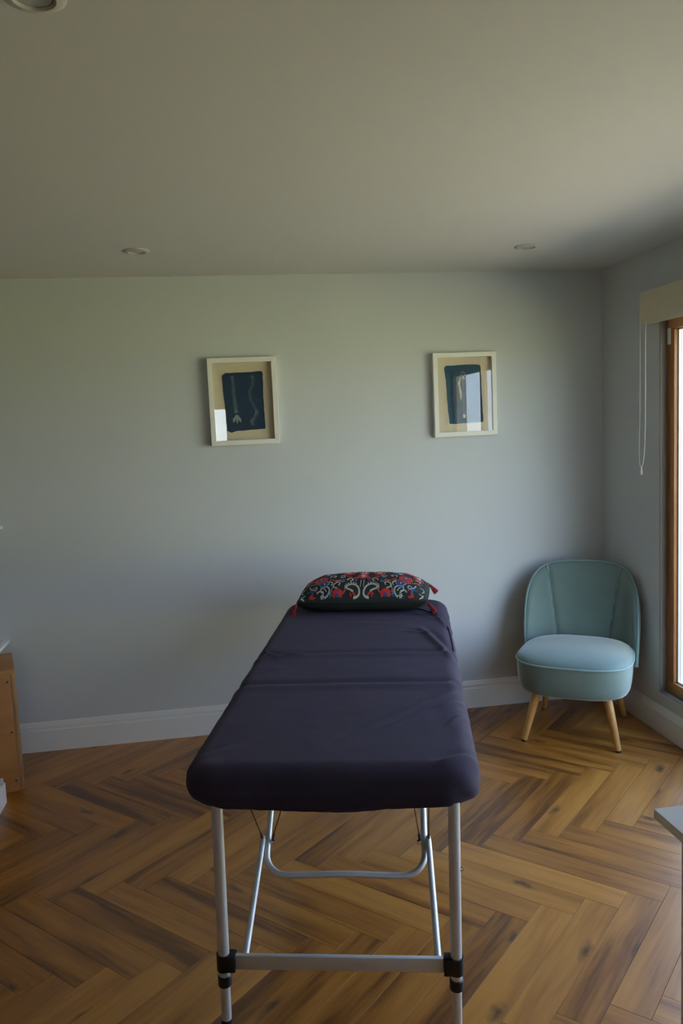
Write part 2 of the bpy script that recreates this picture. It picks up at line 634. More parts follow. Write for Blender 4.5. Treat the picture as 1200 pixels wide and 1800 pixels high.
def baseboard(name, p0, p1, nrm, BP=None):
    BP = BP or BASE_PROFILE
    bm = bmesh.new()
    rows = []
    for p in (p0, p1):
        rows.append([bm.verts.new((p[0] + nrm[0] * d, p[1] + nrm[1] * d, z)) for d, z in BP])
    n = len(BP)
    for i in range(n):
        bm.faces.new((rows[0][i], rows[0][(i + 1) % n], rows[1][(i + 1) % n], rows[1][i]))
    bm.faces.new(rows[0])
    bm.faces.new(rows[1][::-1])
    return obj(name, bm, M['white'], kind='structure', angle=25)


baseboard('baseboard_back', (XL, YB), (XR, YB), (0, -1))
baseboard('baseboard_right', (XR, YB - 0.016), (XR, YF), (-1, 0), [(0.0, 0.0), (0.016, 0.0), (0.016, 0.092), (0.0145, 0.096), (0.0015, 0.124), (0.0, 0.126)])
baseboard('baseboard_left', (XL, YB - 0.016), (XL, YF), (1, 0))

# ------------------------------------------------------------------ windows
def glazed(name, x0, x1, yA, yB, z0, z1, fwid, posts, axis='x', mat='winwood'):
    """a wooden frame with panes; axis = the thin direction"""
    def bb(lo, hi, bev=0.0):
        if axis == 'x':
            return bx((x0 + lo[0], lo[1], lo[2]), (x0 + hi[0], hi[1], hi[2]), bev)
        return bx((lo[1], x0 - hi[0], lo[2]), (hi[1], x0 - lo[0], hi[2]), bev)
    d = x1 - x0
    root = obj(name, bb((0, yA, z0), (d, yB, z0 + fwid), 0.003), M[mat], kind='structure')
    obj('head_rail', bb((0, yA, z1 - fwid), (d, yB, z1), 0.003), M[mat], root)
    edges = [yA] + posts + [yB]
    for i, y in enumerate(edges):
        lo_, hi_ = (y, y + fwid) if i == 0 else ((y - fwid, y) if i == len(edges) - 1 else (y - fwid * 0.6, y + fwid * 0.6))
        obj('stile', bb((0, lo_, z0 + fwid), (d, hi_, z1 - fwid), 0.003), M[mat], root)
    for i in range(len(edges) - 1):
        a = edges[i] + (fwid if i == 0 else fwid * 0.6)
        b = edges[i + 1] - (fwid if i == len(edges) - 2 else fwid * 0.6)
        obj('pane', bb((0.028, a - 0.004, z0 + fwid - 0.004), (0.034, b + 0.004, z1 - fwid + 0.004)), M['glass'], root)
        g = bmesh.new()
        for q in (((0.018, a, z0 + fwid), (0.028, a + 0.007, z1 - fwid)), ((0.018, b - 0.007, z0 + fwid), (0.028, b, z1 - fwid)),
                  ((0.018, a, z0 + fwid), (0.028, b, z0 + fwid + 0.007)), ((0.018, a, z1 - fwid - 0.007), (0.028, b, z1 - fwid))):
            lo_, hi_ = q
            if axis == 'x':
                box(g, (x0 + lo_[0], lo_[1], lo_[2]), (x0 + hi_[0], hi_[1], hi_[2]))
            else:
                box(g, (lo_[1], x0 - hi_[0], lo_[2]), (hi_[1], x0 - lo_[0], hi_[2]))
        obj('glazing_bead', g, M['gasket'], root)
    return root


win = glazed('window_1', 1.975, 2.012, WIN_Y0, WIN_Y1, WIN_Z0, WIN_Z1, 0.054, [1.80])
shade_bm = bmesh.new()  # added dark strips stand in for the shade on reveal and sill
box(shade_bm, (XR + 0.0015, WIN_Y1 - 0.004, WIN_Z0), (1.9755, WIN_Y1 - 0.0002, WIN_Z1))
box(shade_bm, (XR + 0.0015, WIN_Y0 + 0.001, WIN_Z0 + 0.0002), (1.9755, WIN_Y1 - 0.004, WIN_Z0 + 0.004))
obj('reveal_shade', shade_bm, M['shading'], win, label='grey brown strips painting the shade of the window reveal')
h_ = bmesh.new()
box(h_, (1.966, 3.236, 1.745), (1.9755, 3.252, 1.815), 0.002)
obj('hinge', h_, M['white'], win, label='small white hinge')
glazed('window_2', YF - 0.04, YF + 0.02, RW0, RW1, RZ0, RZ1, 0.05, [], axis='y')

# ------------------------------------------------------------------ roman blind over the window
bl = thing('window_blind', 'cream fabric blind drawn up above the wooden window, with a hanging cord', 'blind', (1.925, 2.35, 1.805))


def blind_layer(x0, x1, z0, z1):
    bm = bmesh.new()
    y0, y1 = -1.33, 1.012
    prof = []
    for k in range(9):
        t = k / 8
        prof.append((x0 - 0.004 * sin(pi * t), z1 + (z0 - z1) * t))
    prof += [(x0 + 0.004, z0 - 0.004), (x1, z0 + 0.001)] + [(x1, z1)]
    rows = [[bm.verts.new((p[0], y, p[1])) for p in prof] for y in (y0, y1)]
    n = len(prof)
    for i in range(n):
        bm.faces.new((rows[0][i], rows[0][(i + 1) % n], rows[1][(i + 1) % n], rows[1][i]))
    bm.faces.new(rows[0])
    bm.faces.new(rows[1][::-1])
    return bm


obj('fabric_fold', blind_layer(-0.020, -0.014, 0.038, 0.180), M['blind'], bl, angle=50)
obj('fabric_fold', blind_layer(-0.0115, -0.006, 0.044, 0.176), M['blind'], bl, angle=50)
obj('fabric_fold', blind_layer(-0.0035, 0.001, 0.050, 0.174), M['blind'], bl, angle=50)
obj('head_rail', bx((0.003, -1.328, 0.120), (0.0127, 1.010, 0.172), 0.002), M['white'], bl)
cordpts = spline([(-0.006, 1.0100, 0.150), (-0.0225, 1.0105, 0.10), (-0.0235, 1.010, -0.02), (-0.024, 1.012, -0.30), (-0.025, 1.018, -0.53), (-0.025, 1.008, -0.590),
                  (-0.024, 0.985, -0.570), (-0.0235, 0.970, -0.45), (-0.0235, 0.966, -0.2), (-0.0225, 0.965, 0.034), (-0.012, 0.965, 0.040)], 8)
obj('cord', tb(cordpts, 0.0019, 6), M['cord'], bl)
obj('cord_weight', lathe(bmesh.new(), [(0, 0.0), (0.003, 0.0), (0.0050, -0.006), (0.0032, -0.014), (0.0058, -0.020), (0.0066, -0.034), (0.0045, -0.040), (0, -0.040)], 14, (-0.025, 1.000, -0.588)), M['cord'], bl)

# ------------------------------------------------------------------ downlights
dl_labels = ['white recessed ceiling downlight above the left picture, near the back wall',
             'white recessed ceiling downlight above the teal chair, near the corner',
             'white recessed ceiling downlight cut off by the top left of the photo']
for (x, y), lab in zip(((-0.251, 3.255), (1.333, 3.248), (-0.240, 1.405)), dl_labels):
    t = thing('downlight', lab, 'ceiling light', (x, y, ZC), 0, 'recessed ceiling downlights')
    obj('trim_ring', lathe(bmesh.new(), [(0.030, 0.0), (0.030, -0.004), (0.034, -0.0075), (0.044, -0.0065), (0.0500, -0.003), (0.0505, 0.0)], 40), M['trim'], t)
    obj('lamp', lathe(bmesh.new(), [(0, -0.0022), (0.022, -0.0022), (0.026, -0.0035), (0.0285, -0.003), (0.0285, 0.0)], 32), M['lens'], t)
    obj('lamp_gasket', lathe(bmesh.new(), [(0.0286, 0.0), (0.0286, -0.0022), (0.0299, -0.0022), (0.0299, 0.0)], 32), M['rubber'], t)

# ------------------------------------------------------------------ pictures
def jag(pts, amp, seed, sub=7):
    rnd = random.Random(seed)
    out = []
    n = len(pts)
    for i in range(n):
        a, b = Vector(pts[i]), Vector(pts[(i + 1) % n])
        d = (b - a)
        nrm = Vector((-d.y, d.x)).normalized()
        for k in range(sub):
            t = k / sub
            out.append(a + d * t + nrm * rnd.uniform(-amp, amp))
    return out


def flat_on(bm, pts, y, k=1.0):
    """a thin sheet facing -y"""
    pts = [(p[0] * k, p[1] * k) for p in pts]
    v = [bm.verts.new((p[0], y, p[1])) for p in pts]
    w = [bm.verts.new((p[0], y + 0.0003, p[1])) for p in pts]
    bm.faces.new(v)
    bm.faces.new(w[::-1])
    n = len(pts)
    for i in range(n):
        bm.faces.new((v[i], w[i], w[(i + 1) % n], v[(i + 1) % n]))


def picture(x, z, label, seed):
    W, Hh, D, fwid = 0.316, 0.402, 0.034, 0.022
    t = thing('framed_picture', label, 'picture', (x, YB - 0.0005, z), 0, 'framed cyanotypes on the back wall')
    # mitred frame bars
    o = [(-W / 2, -Hh / 2), (W / 2, -Hh / 2), (W / 2, Hh / 2), (-W / 2, Hh / 2)]
    i_ = [(-W / 2 + fwid, -Hh / 2 + fwid), (W / 2 - fwid, -Hh / 2 + fwid), (W / 2 - fwid, Hh / 2 - fwid), (-W / 2 + fwid, Hh / 2 - fwid)]
    for k in range(4):
        bm = bmesh.new()
        k2 = (k + 1) % 4
        quad = [o[k], o[k2], i_[k2], i_[k]]
        f0 = [bm.verts.new((p[0], -D, p[1])) for p in quad]
        f1 = [bm.verts.new((p[0], 0, p[1])) for p in quad]
        bm.faces.new(f0)
        bm.faces.new(f1[::-1])
        for j in range(4):
            bm.faces.new((f0[j], f1[j], f1[(j + 1) % 4], f0[(j + 1) % 4]))
        bmesh.ops.recalc_face_normals(bm, faces=bm.faces[:])
        es = [e for e in bm.edges if all(abs(v.co.y + D) < 1e-5 for v in e.verts)]
        bmesh.ops.bevel(bm, geom=es, offset=0.0008, segments=1, affect='EDGES')
        obj('frame_bar', bm, M['frame'], t)
    obj('backing_paper', bx((-W / 2 + fwid - 0.001, -0.010, -Hh / 2 + fwid - 0.001), (W / 2 - fwid + 0.001, -0.004, Hh / 2 - fwid + 0.001)), M['paper'], t)
    obj('glass_pane', bx((-W / 2 + fwid - 0.002, -0.029, -Hh / 2 + fwid - 0.002), (W / 2 - fwid + 0.002, -0.027, Hh / 2 - fwid + 0.002)), M['picglass'], t)
    return t


def vertebra(bm, c, ang, w, h, y, wings=0.0):
    ca, sa = cos(ang), sin(ang)
    def pt(a, b):
        return (c[0] + ca * a - sa * b, c[1] + sa * a + ca * b)
    flat_on(bm, [pt(-w, -h), pt(-w * 0.6, -h * 0.55), pt(w * 0.6, -h * 0.55), pt(w, -h), pt(w * 0.9, h), pt(w * 0.5, h * 0.6), pt(-w * 0.5, h * 0.6), pt(-w * 0.9, h)], y)
    if wings:
        for s in (-1, 1):
            flat_on(bm, [pt(s * (w + 0.0006), -h * 0.1), pt(s * (w + wings), h * 0.9), pt(s * (w + wings * 0.9), h * 0.1), pt(s * (w + 0.0006), -h * 0.6)], y)


pic1 = picture(0.146, 1.590, 'white framed blue cyanotype print of two spines, left of the two pictures', 3)
bm = bmesh.new()
flat_on(bm, jag([(-0.090, 0.118), (-0.072, 0.128), (0.088, 0.131), (0.093, 0.120), (0.090, 0.0), (0.092, -0.126), (-0.040, -0.132), (-0.062, -0.138), (-0.080, -0.128), (-0.083, -0.05)], 0.0012, 4, 8), -0.0106, 1.04)
obj('print', bm, M['cyan'], pic1, label='dark blue brushed cyanotype patch')
bm = bmesh.new()
sp = spline([(-0.046, 0.116, 0), (-0.043, 0.06, 0), (-0.040, 0.0, 0), (-0.036, -0.05, 0)], 8)
for k, p in enumerate(sp):
    vertebra(bm, (p.x, p.y), 0.05, 0.0034 + 0.00010 * k, 0.0019, -0.0112, 0.0045)
for s in (-1, 1):
    flat_on(bm, [(-0.034 + s * 0.003, -0.060), (-0.034 + s * 0.020, -0.082), (-0.034 + s * 0.018, -0.098), (-0.034 + s * 0.008, -0.088)], -0.0112)
flat_on(bm, [(-0.042, -0.062), (-0.026, -0.062), (-0.031, -0.100), (-0.036, -0.100)], -0.0112)
obj('spine_drawing', bm, M['bone'], pic1, kind='stuff')
bm = bmesh.new()
sp = spline([(0.044, 0.116, 0), (0.046, 0.085, 0), (0.030, 0.045, 0), (0.033, 0.005, 0), (0.054, -0.040, 0), (0.054, -0.060, 0), (0.038, -0.082, 0), (0.030, -0.095, 0), (0.036, -0.112, 0)], 5)
for k in range(len(sp) - 1):
    d = sp[k + 1] - sp[k]
    an = atan2(d.y, d.x) + pi / 2
    vertebra(bm, (sp[k].x, sp[k].y), an, 0.0036 if k < 28 else 0.0026, 0.0016, -0.0112)
    vertebra(bm, (sp[k].x + 0.009, sp[k].y - 0.002), an - 0.5, 0.0022, 0.0012, -0.0112)
obj('spine_drawing', bm, M['bone'], pic1, kind='stuff')

pic2 = picture(1.216, 1.581, 'white framed teal cyanotype print of one pale spine, right of the two pictures', 5)
bm = bmesh.new()
flat_on(bm, jag([(-0.091, 0.122), (-0.080, 0.131), (0.040, 0.134), (0.074, 0.131), (0.080, 0.125), (0.083, 0.0), (0.088, -0.122), (0.086, -0.127), (-0.060, -0.130), (-0.071, -0.128), (-0.078, -0.06), (-0.083, 0.06)], 0.0010, 9, 8), -0.0106, 1.08)
obj('print', bm, M['cyan2'], pic2, label='teal blue brushed cyanotype patch')
bm = bmesh.new()
for k in range(8):
    a = 2 * pi * k / 8
    flat_on(bm, [(-0.004 + 0.009 * cos(a) + 0.0045 * cos(b), 0.098 + 0.011 * sin(a) + 0.0045 * sin(b)) for b in [2 * pi * j / 7 for j in range(7)]], -0.0109 - 0.00004 * k)
sp = spline([(-0.004, 0.080, 0), (-0.002, 0.04, 0), (-0.003, -0.02, 0), (-0.002, -0.07, 0), (-0.003, -0.105, 0)], 6)
for k, p in enumerate(sp):
    vertebra(bm, (p.x, p.y), 0.0, 0.0055 + 0.00008 * k, 0.0036, -0.0114, 0.0035)
obj('spine_drawing', bm, M['lilac'], pic2, kind='stuff')
bm = bmesh.new()
flat_on(bm, jag([(-0.018, 0.085), (-0.014, 0.083), (-0.019, 0.060), (-0.020, 0.045), (-0.013, 0.010), (-0.014, -0.022), (-0.018, -0.026), (-0.022, 0.0), (-0.026, 0.040), (-0.030, 0.055), (-0.024, 0.066)], 0.0006, 3, 3), -0.0118)
flat_on(bm, jag([(-0.006, 0.088), (0.000, 0.086), (0.006, 0.074), (0.001, 0.073), (-0.004, 0.080)], 0.0005, 8, 3), -0.0118)
flat_on(bm, jag([(-0.008, -0.098), (0.000, -0.094), (0.006, -0.106), (-0.002, -0.116), (-0.009, -0.108)], 0.0006, 6, 3), -0.0118)
obj('brush_highlight', bm, M['bone2'], pic2, label='pale ochre brushed highlight', kind='stuff')

# ------------------------------------------------------------------ massage table
TYAW = radians(13.9)
U, V = Vector((sin(TYAW), cos(TYAW), 0)), Vector((cos(TYAW), -sin(TYAW), 0))
TC = U * 2.645 + V * (-0.217)
LY, LX = 0.890, 0.356
ZT, ZB = 0.676, 0.574
tab = thing('massage_table', 'portable massage table with silver tubular legs, under a dark fleece cover', 'massage table', tuple(TC), -TYAW)


def seg_d(x, y, a, b):
    ax, ay, bx_, by_ = a[0], a[1], b[0], b[1]
    dx, dy = bx_ - ax, by_ - ay
    L2 = dx * dx + dy * dy
    t = max(0.0, min(1.0, ((x - ax) * dx + (y - ay) * dy) / L2))
    px, py = ax + dx * t, ay + dy * t
    nx, ny = -dy / sqrt(L2), dx / sqrt(L2)
    return sqrt((x - px) ** 2 + (y - py) ** 2), t, (x - px) * nx + (y - py) * ny


WR = [  # from, to, height, width
    ((0.02, -0.715), (0.345, -0.345), 0.0042, 0.011), ((0.09, -0.690), (0.350, -0.415), 0.0034, 0.010),
    ((-0.35, 0.055), (-0.17, 0.020), 0.0050, 0.013), ((-0.352, -0.03), (-0.20, 0.035), 0.0045, 0.012),
    ((-0.352, -0.20), (-0.23, -0.10), 0.0038, 0.012), ((-0.33, 0.10), (-0.25, -0.02), 0.0030, 0.010),
    ((0.235, 0.36), (0.355, -0.09), 0.0065, 0.014), ((0.16, 0.33), (0.27, 0.27), 0.0036, 0.013),
    ((0.285, 0.62), (0.356, 0.32), 0.0050, 0.009), ((0.21, 0.60), (0.30, 0.50), 0.0026, 0.010),
    ((0.29, -0.62), (0.356, -0.52), 0.0045, 0.011), ((0.27, -0.50), (0.356, -0.43), 0.0038, 0.011),
    ((0.30, -0.28), (0.356, -0.22), 0.0050, 0.013), ((-0.10, 0.46), (0.12, 0.43), 0.0018, 0.02),
    ((-0.356, -0.84), (-0.25, -0.76), 0.0040, 0.014), ((0.25, -0.86), (0.356, -0.80), 0.0050, 0.014),
]
from mathutils import noise as mnoise


def sheet_dz(x, y):
    z = 0.0
    # the sections of the padded top show as shallow steps under the cloth
    z -= 0.0075 * exp(-((y + 0.262) / 0.017) ** 2)
    z += 0.0050 * exp(-((y + 0.306) / 0.026) ** 2)
    z -= 0.0060 * exp(-((y - 0.060) / 0.020) ** 2)
    z += 0.0048 * exp(-((y - 0.018) / 0.024) ** 2)
    for a, b, h, w in WR:
        d, t, s = seg_d(x, y, a, b)
        if d < 4 * w:
            fade = min(1.0, 4 * t + 0.25) * min(1.0, 4 * (1 - t) + 0.25)
            z += 1.4 * h * fade * (exp(-(d / w) ** 2) - 0.55 * exp(-((s - 1.5 * w) / w) ** 2) * exp(-max(0, d - abs(s)) / w))
    z += 0.0022 * mnoise.noise(Vector((x * 7, y * 6, 1.3))) + 0.0008 * mnoise.noise(Vector((x * 23, y * 18, 4.1)))
    return z


def sheet_mesh():
    bm = bmesh.new()
    R = 0.046
    prof = []  # (inset from the rim, z, weight of the top relief)
    for k in range(9):
        a = k / 8 * pi / 2
        prof.append((R - R * sin(a), ZT - 0.004 - R + R * cos(a) + 0.0, 1 - 0.4 * k / 8))
    zlo = ZB + 0.022
    z_top_side = ZT - 0.004 - R
    for k in range(1, 6):
        prof.append((0.0 - 0.0035 * sin(pi * k / 6), z_top_side + (zlo - z_top_side) * k / 6, 0))
    for k in range(0, 7):
        a = k / 6 * pi * 0.5
        prof.append((0.022 - 0.022 * cos(a), zlo - 0.022 * sin(a), 0))
    prof.append((0.05, ZB + 0.001, 0))
    prof.append((0.09, ZB + 0.003, 0))

    def crown(x, y):
        return 0.004 * (1 - (x / LX) ** 2)

    def top_pt(p):
        hx, hy, r = LX - R, LY - R, 0.085 - R
        core = Vector((max(-(hx - r), min(hx - r, p.x)), max(-(hy - r), min(hy - r, p.y))))
        d = p - core
        if abs(d.x) > 1e-9 and abs(d.y) > 1e-9:
            d = d * (max(abs(d.x), abs(d.y)) / d.length)
        return core + d
    GX, GY = 76, 190
    grid = []
    for i in range(GX + 1):
        col = []
        for j in range(GY + 1):
            q = top_pt(Vector(((-1 + 2 * i / GX) * (LX - R), (-1 + 2 * j / GY) * (LY - R))))
            col.append(bm.verts.new((q.x, q.y, ZT - 0.004 + crown(q.x, q.y) + sheet_dz(q.x, q.y))))
        grid.append(col)
    for i in range(GX):
        for j in range(GY):
            bm.faces.new((grid[i][j], grid[i + 1][j], grid[i + 1][j + 1], grid[i][j + 1]))
    first = [grid[GX][j] for j in range(GY)] + [grid[i][GY] for i in range(GX, 0, -1)] + [grid[0][j] for j in range(GY, 0, -1)] + [grid[i][0] for i in range(GX)]
    rim, nr = [], []
    N = len(first)
    for i in range(N):
        a_, b_ = first[i - 1].co, first[(i + 1) % N].co
        d = Vector((b_.x - a_.x, b_.y - a_.y)).normalized()
        n_ = Vector((d.y, -d.x))
        nr.append(n_)
        rim.append(Vector((first[i].co.x, first[i].co.y)) + n_ * R)
    rings = [first]
    prof = prof[1:]
    for pi_, (ins, z, w) in enumerate(prof):
        ring = []
        for i in range(N):
            p = Vector(rim[i]) - nr[i] * ins
            x, y = p.x, p.y
            fold1 = exp(-((y + 0.262) / 0.020) ** 2) + exp(-((y - 0.060) / 0.022) ** 2)
            corner = max(0.0, (abs(x) - 0.25) / 0.11) * max(0.0, (abs(y) - 0.76) / 0.13)
            down = max(0.0, min(1.0, (ZT - z) / (ZT - ZB)))
            wav = 0.006 * mnoise.noise(Vector((x * 11, y * 11, z * 9))) + 0.003 * mnoise.noise(Vector((x * 34, y * 34, z * 12)))
            gather = corner * 0.008 * sin(46 * (x * 1.1 + y) + 5 * z * 10)
            push = down * (wav + gather) - 0.007 * fold1 * (1 if abs(x) > 0.3 else 0)
            p = p + nr[i] * push
            zz = z + w * (crown(x, y) + sheet_dz(x, y))
            if pi_ >= len(prof) - 8:
                zz += 0.006 * mnoise.noise(Vector((x * 5 + 3, y * 5, 0.5))) + 0.010 * corner * (1 if y < 0 else 0.5)
            if abs(y) > 0.8 and pi_ >= len(prof) - 9:
                zz -= 0.010 * max(0, 1 - (x / 0.30) ** 2) * (1 if y < 0 else 0)
            ring.append(bm.verts.new((p.x, p.y, zz)))
        rings.append(ring)
    for A, B in zip(rings, rings[1:]):
        for k in range(N):
            k2 = (k + 1) % N
            bm.faces.new((A[k], A[k2], B[k2], B[k]))
    return bm


sheet = obj('fitted_cover', sheet_mesh(), M['sheet'], angle=70)
sheet.location = tuple(TC)
sheet.rotation_euler = (0, 0, -TYAW)
sheet['label'] = 'dark purple fleece cover stretched over the massage table'
sheet['category'] = 'cover'

cordl = [(0.215, 0.672), (0.234, 0.660), (0.269, 0.616), (0.304, 0.564), (0.327, 0.486), (0.341, 0.378), (0.346, 0.246), (0.346, 0.10)]
obj('hem_seam', tb([Vector((p.x, p.y, ZT - 0.0025 + 0.004 * (1 - (p.x / LX) ** 2) + sheet_dz(p.x, p.y) - max(0.0, abs(p.x) - (LX - 0.046)) * 0.42)) for p in spline([(x, y, 0) for x, y in cordl], 6)], 0.0026, 6), M['sheet'], sheet)

obj('padded_top', bx((-LX + 0.035, -LY + 0.035, ZB + 0.012), (LX - 0.035, LY - 0.035, ZT - 0.036), 0.02, 3), M['vinyl'], tab)


def leg_end(sgn):
    """one end of the folding frame; sgn -1 is the end nearest the camera"""
    for sx in (-1, 1):
        if sgn < 0:
            xt, xb = (-0.270, -0.284) if sx < 0 else (0.290, 0.283)
        else:
            xt, xb = sx * 0.28, sx * 0.283
        yt, yb = sgn * 0.872, sgn * 0.855
        def at(z):
            t = (0.59 - z) / 0.59
            return Vector((xt + (xb - xt) * t, yt + (yb - yt) * t, z))
        lg = obj('leg', tb([at(0.588), at(0.108)], 0.0138, 20), M['alu'], tab)
        obj('leg_extension', tb([at(0.30), at(0.012)], 0.0122, 20), M['alu'], lg)
        obj('foot_cap', tb([at(0.016), at(0.004), at(0.0)], [0.0130, 0.0130, 0.0115], 20), M['rubber'], lg)
        c = at(0.172)
        cl = bmesh.new()
        tube(cl, [at(0.193), at(0.151)], 0.0180, 20)
        xa, xb_ = (c.x, c.x + 0.030) if sx < 0 else (c.x - 0.030, c.x)
        box(cl, (xa, c.y - 0.0165, 0.1515), (xb_, c.y + 0.0165, 0.1925), 0.002)
        obj('clamp', cl, M['plastic'], tab)
        tr = bmesh.new()
        box(tr, (c.x + sx * -0.004 - 0.003, c.y + 0.010, 0.19), (c.x + sx * -0.004 + 0.003, c.y + 0.017, 0.203), 0.001)
        obj('clamp_tab', tr, M['plastic'], tab)
        obj('collar', tb([at(0.136), at(0.134), at(0.110), at(0.108)], [0.0150, 0.0168, 0.0168, 0.0150], 20), M['plastic'], tab)
        b0 = at(0.418)
        obj('bolt', tb([b0 + Vector((sx * 0.0125, 0, 0)), b0 + Vector((sx * 0.017, 0, 0)), b0 + Vector((sx * 0.0172, 0, 0)), b0 + Vector((sx * 0.020, 0, 0))], [0.0048, 0.0048, 0.0036, 0.003], 12), M['chrome'], tab)
    cyy = sgn * (0.855 + 0.172 / 0.59 * 0.017)
    obj('crossbar', bx((-0.2545, cyy - 0.0065, 0.1535), (0.2545, cyy + 0.0065, 0.1905), 0.003), M['alu'], tab)
    # braces, hinged to a bent support bar
    yh, zh = sgn * 0.545, 0.314
    for sx in (-1, 1):
        xh = -0.233 if sx < 0 else 0.231
        xl = -0.230 if sx < 0 else 0.243
        p0, p1 = Vector((xl, sgn * 0.846, 0.172)), Vector((xh, yh, zh))
        obj('brace', tb([p0, p0.lerp(p1, 0.5), p1 - (p1 - p0) * 0.02, p1 + (p1 - p0) * 0.03], [0.0082, 0.0082, 0.0080, 0.0060], 14), M['alu'], tab)
        xu = sx * 0.2195
        obj('hinge_bolt', tb([(xh + (0.010 * sx), yh, zh - 0.006), (xu + sx * 0.005, yh, zh - 0.006)], 0.0032, 10), M['chrome'], tab)
        kn = bmesh.new()
        x_in = xu - sx * 0.008
        tube(kn, [(x_in, yh, zh - 0.006), (x_in - sx * 0.004, yh, zh - 0.006), (x_in - sx * 0.008, yh, zh - 0.006), (x_in - sx * 0.012, yh, zh - 0.006)], [0.005, 0.0065, 0.0065, 0.004], 12)
        obj('hinge_nut', kn, M['chrome'], tab)
        # the two black cables of each hinge
        a0 = Vector((xh + sx * 0.001, yh, zh + 0.004))
        xo = -0.262 if sx < 0 else 0.236
        obj('cable', tb([a0, Vector((xo, sgn * 0.700, 0.583))], 0.0017, 6), M['rubber'], tab)
        a1 = Vector((xu - sx * 0.012, yh, zh - 0.002))
        xi = -0.115 if sx < 0 else 0.166
        obj('cable', tb([a1, Vector((xi, sgn * 0.46, 0.583))], 0.0017, 6), M['rubber'], tab)
        lf = bmesh.new()
        tube(lf, [a0 - Vector((0, 0, 0.008)), a0 + (Vector((xo, sgn * 0.70, 0.583)) - a0) * 0.06], 0.0032, 8)
        tube(lf, [a1 - Vector((0, 0, 0.006)), a1 + (Vector((xi, sgn * 0.46, 0.583)) - a1) * 0.06], 0.0032, 8)
        obj('cable_end', lf, M['plastic'], tab)
    # bent support bar
    half = 0.2195
    d_up = Vector((0, -sgn * 0.33, 0.285)).normalized()
    base = Vector((0, sgn * 0.612, 0.247))
    pts = []
    up_pts = [base + Vector((-half, 0, 0)) + d_up * q for q in (0.455, 0.25, 0.12, 0.062)]
    pts += up_pts
    rad = 0.060
    for k in range(1, 9):
        a = k / 8 * pi / 2
        pts.append(base + Vector((-half + rad - rad * cos(a), 0, 0)) + d_up * (rad - rad * sin(a)))
    for xx in (-0.10, -0.05, 0.0, 0.05, 0.10):
        pts.append(base + Vector((xx, 0, 0.004 * cos(xx / 0.12 * pi / 2))))
    for k in range(0, 8):
        a = pi / 2 - k / 8 * pi / 2
        pts.append(base + Vector((half - rad + rad * cos(a), 0, 0)) + d_up * (rad - rad * sin(a)))
    pts += [p + Vector((2 * half, 0, 0)) for p in up_pts[::-1]]
    obj('support_bar', tb(pts, 0.0088, 14), M['alu'], tab)


leg_end(-1)
leg_end(1)

# ------------------------------------------------------------------ embroidered pillow
PYAW = radians(16.5)
PA, PB = 0.272, 0.178
SEAM = 0.042
pil = thing('pillow', 'charcoal pillow embroidered with red, blue and cream flowers, at the head of the table', 'pillow', (0.612, 3.372, 0.6850), -PYAW)


def pil_shape(s, t):
    """s, t in [-1, 1] on the pillow face -> x, y of its outline-fitted grid and fullness"""
    x = PA * s * (1 - 0.055 * (1 - s * s) * 0 - 0.045 * (1 - t * t) * (abs(s) ** 3) * -0.4)
    y = PB * t * (1 + 0.03 * (1 - s * s) * abs(t) ** 3)
    f = max(0.0, (1 - abs(s) ** 3.4)) ** 0.55 * max(0.0, (1 - abs(t) ** 2.1)) ** 0.72
    return x, y, f


def pil_top(s, t):
    x, y, f = pil_shape(s, t)
    rel = 0.0022 * mnoise.noise(Vector((x * 16, y * 16, 2.2)))
    return Vector((x, y, SEAM + 0.086 * f + rel * f + 0.004 * t * 0))


bm = bmesh.new()
NS, NTT = 48, 34
def cs(k, n):
    a = -1 + 2 * k / n
    return sin(a * pi / 2) * 0.6 + a * 0.4
gt, gb = [], []
for i in range(NS + 1):
    rt_, rb_ = [], []
    for j in range(NTT + 1):
        s, t = cs(i, NS), cs(j, NTT)
        p = pil_top(s, t)
        vt = bm.verts.new(p)
        rt_.append(vt)
        if i in (0, NS) or j in (0, NTT):
            rb_.append(vt)
        else:
            x, y, f = pil_shape(s, t)
            rb_.append(bm.verts.new((x, y, max(0.0005, SEAM - 0.070 * f ** 0.6))))
    gt.append(rt_)
    gb.append(rb_)
for i in range(NS):
    for j in range(NTT):
        bm.faces.new((gt[i][j], gt[i + 1][j], gt[i + 1][j + 1], gt[i][j + 1]))
        q = (gb[i][j], gb[i][j + 1], gb[i + 1][j + 1], gb[i + 1][j])
        if len(set(q)) == 4:
            try:
                bm.faces.new(q)
            except ValueError:
                pass
obj('cushion_body', bm, M['pillow'], pil, angle=75)
seam_pts = []
for k in range(0, 41):
    seam_pts.append(pil_top(-1 + 2 * k / 40, -1))
for k in range(1, 31):
    seam_pts.append(pil_top(1, -1 + 2 * k / 30))
for k in range(1, 41):
    seam_pts.append(pil_top(1 - 2 * k / 40, 1))
for k in range(1, 30):
    seam_pts.append(pil_top(-1, 1 - 2 * k / 30))
obj('seam', tb(seam_pts, 0.0024, 6, closed=True), M['pillow'], pil)

# embroidery: raised thread laid on the pillow's top
EMB = {k: bmesh.new() for k in ('cream', 'red', 'blue', 'skyblue')}


def on_top(x, y, lift=0.0012):
    s, t = max(-0.985, min(0.985, x * 1.08 / PA)), max(-0.985, min(0.985, y * 1.14 / PB))
    p = pil_top(s, t)
    dx = (pil_top(min(s + 0.02, 0.99), t) - pil_top(s - 0.02, t))
    dy = (pil_top(s, min(t + 0.02, 0.99)) - pil_top(s, t - 0.02))
    n = dx.cross(dy).normalized()
    return p + n * lift


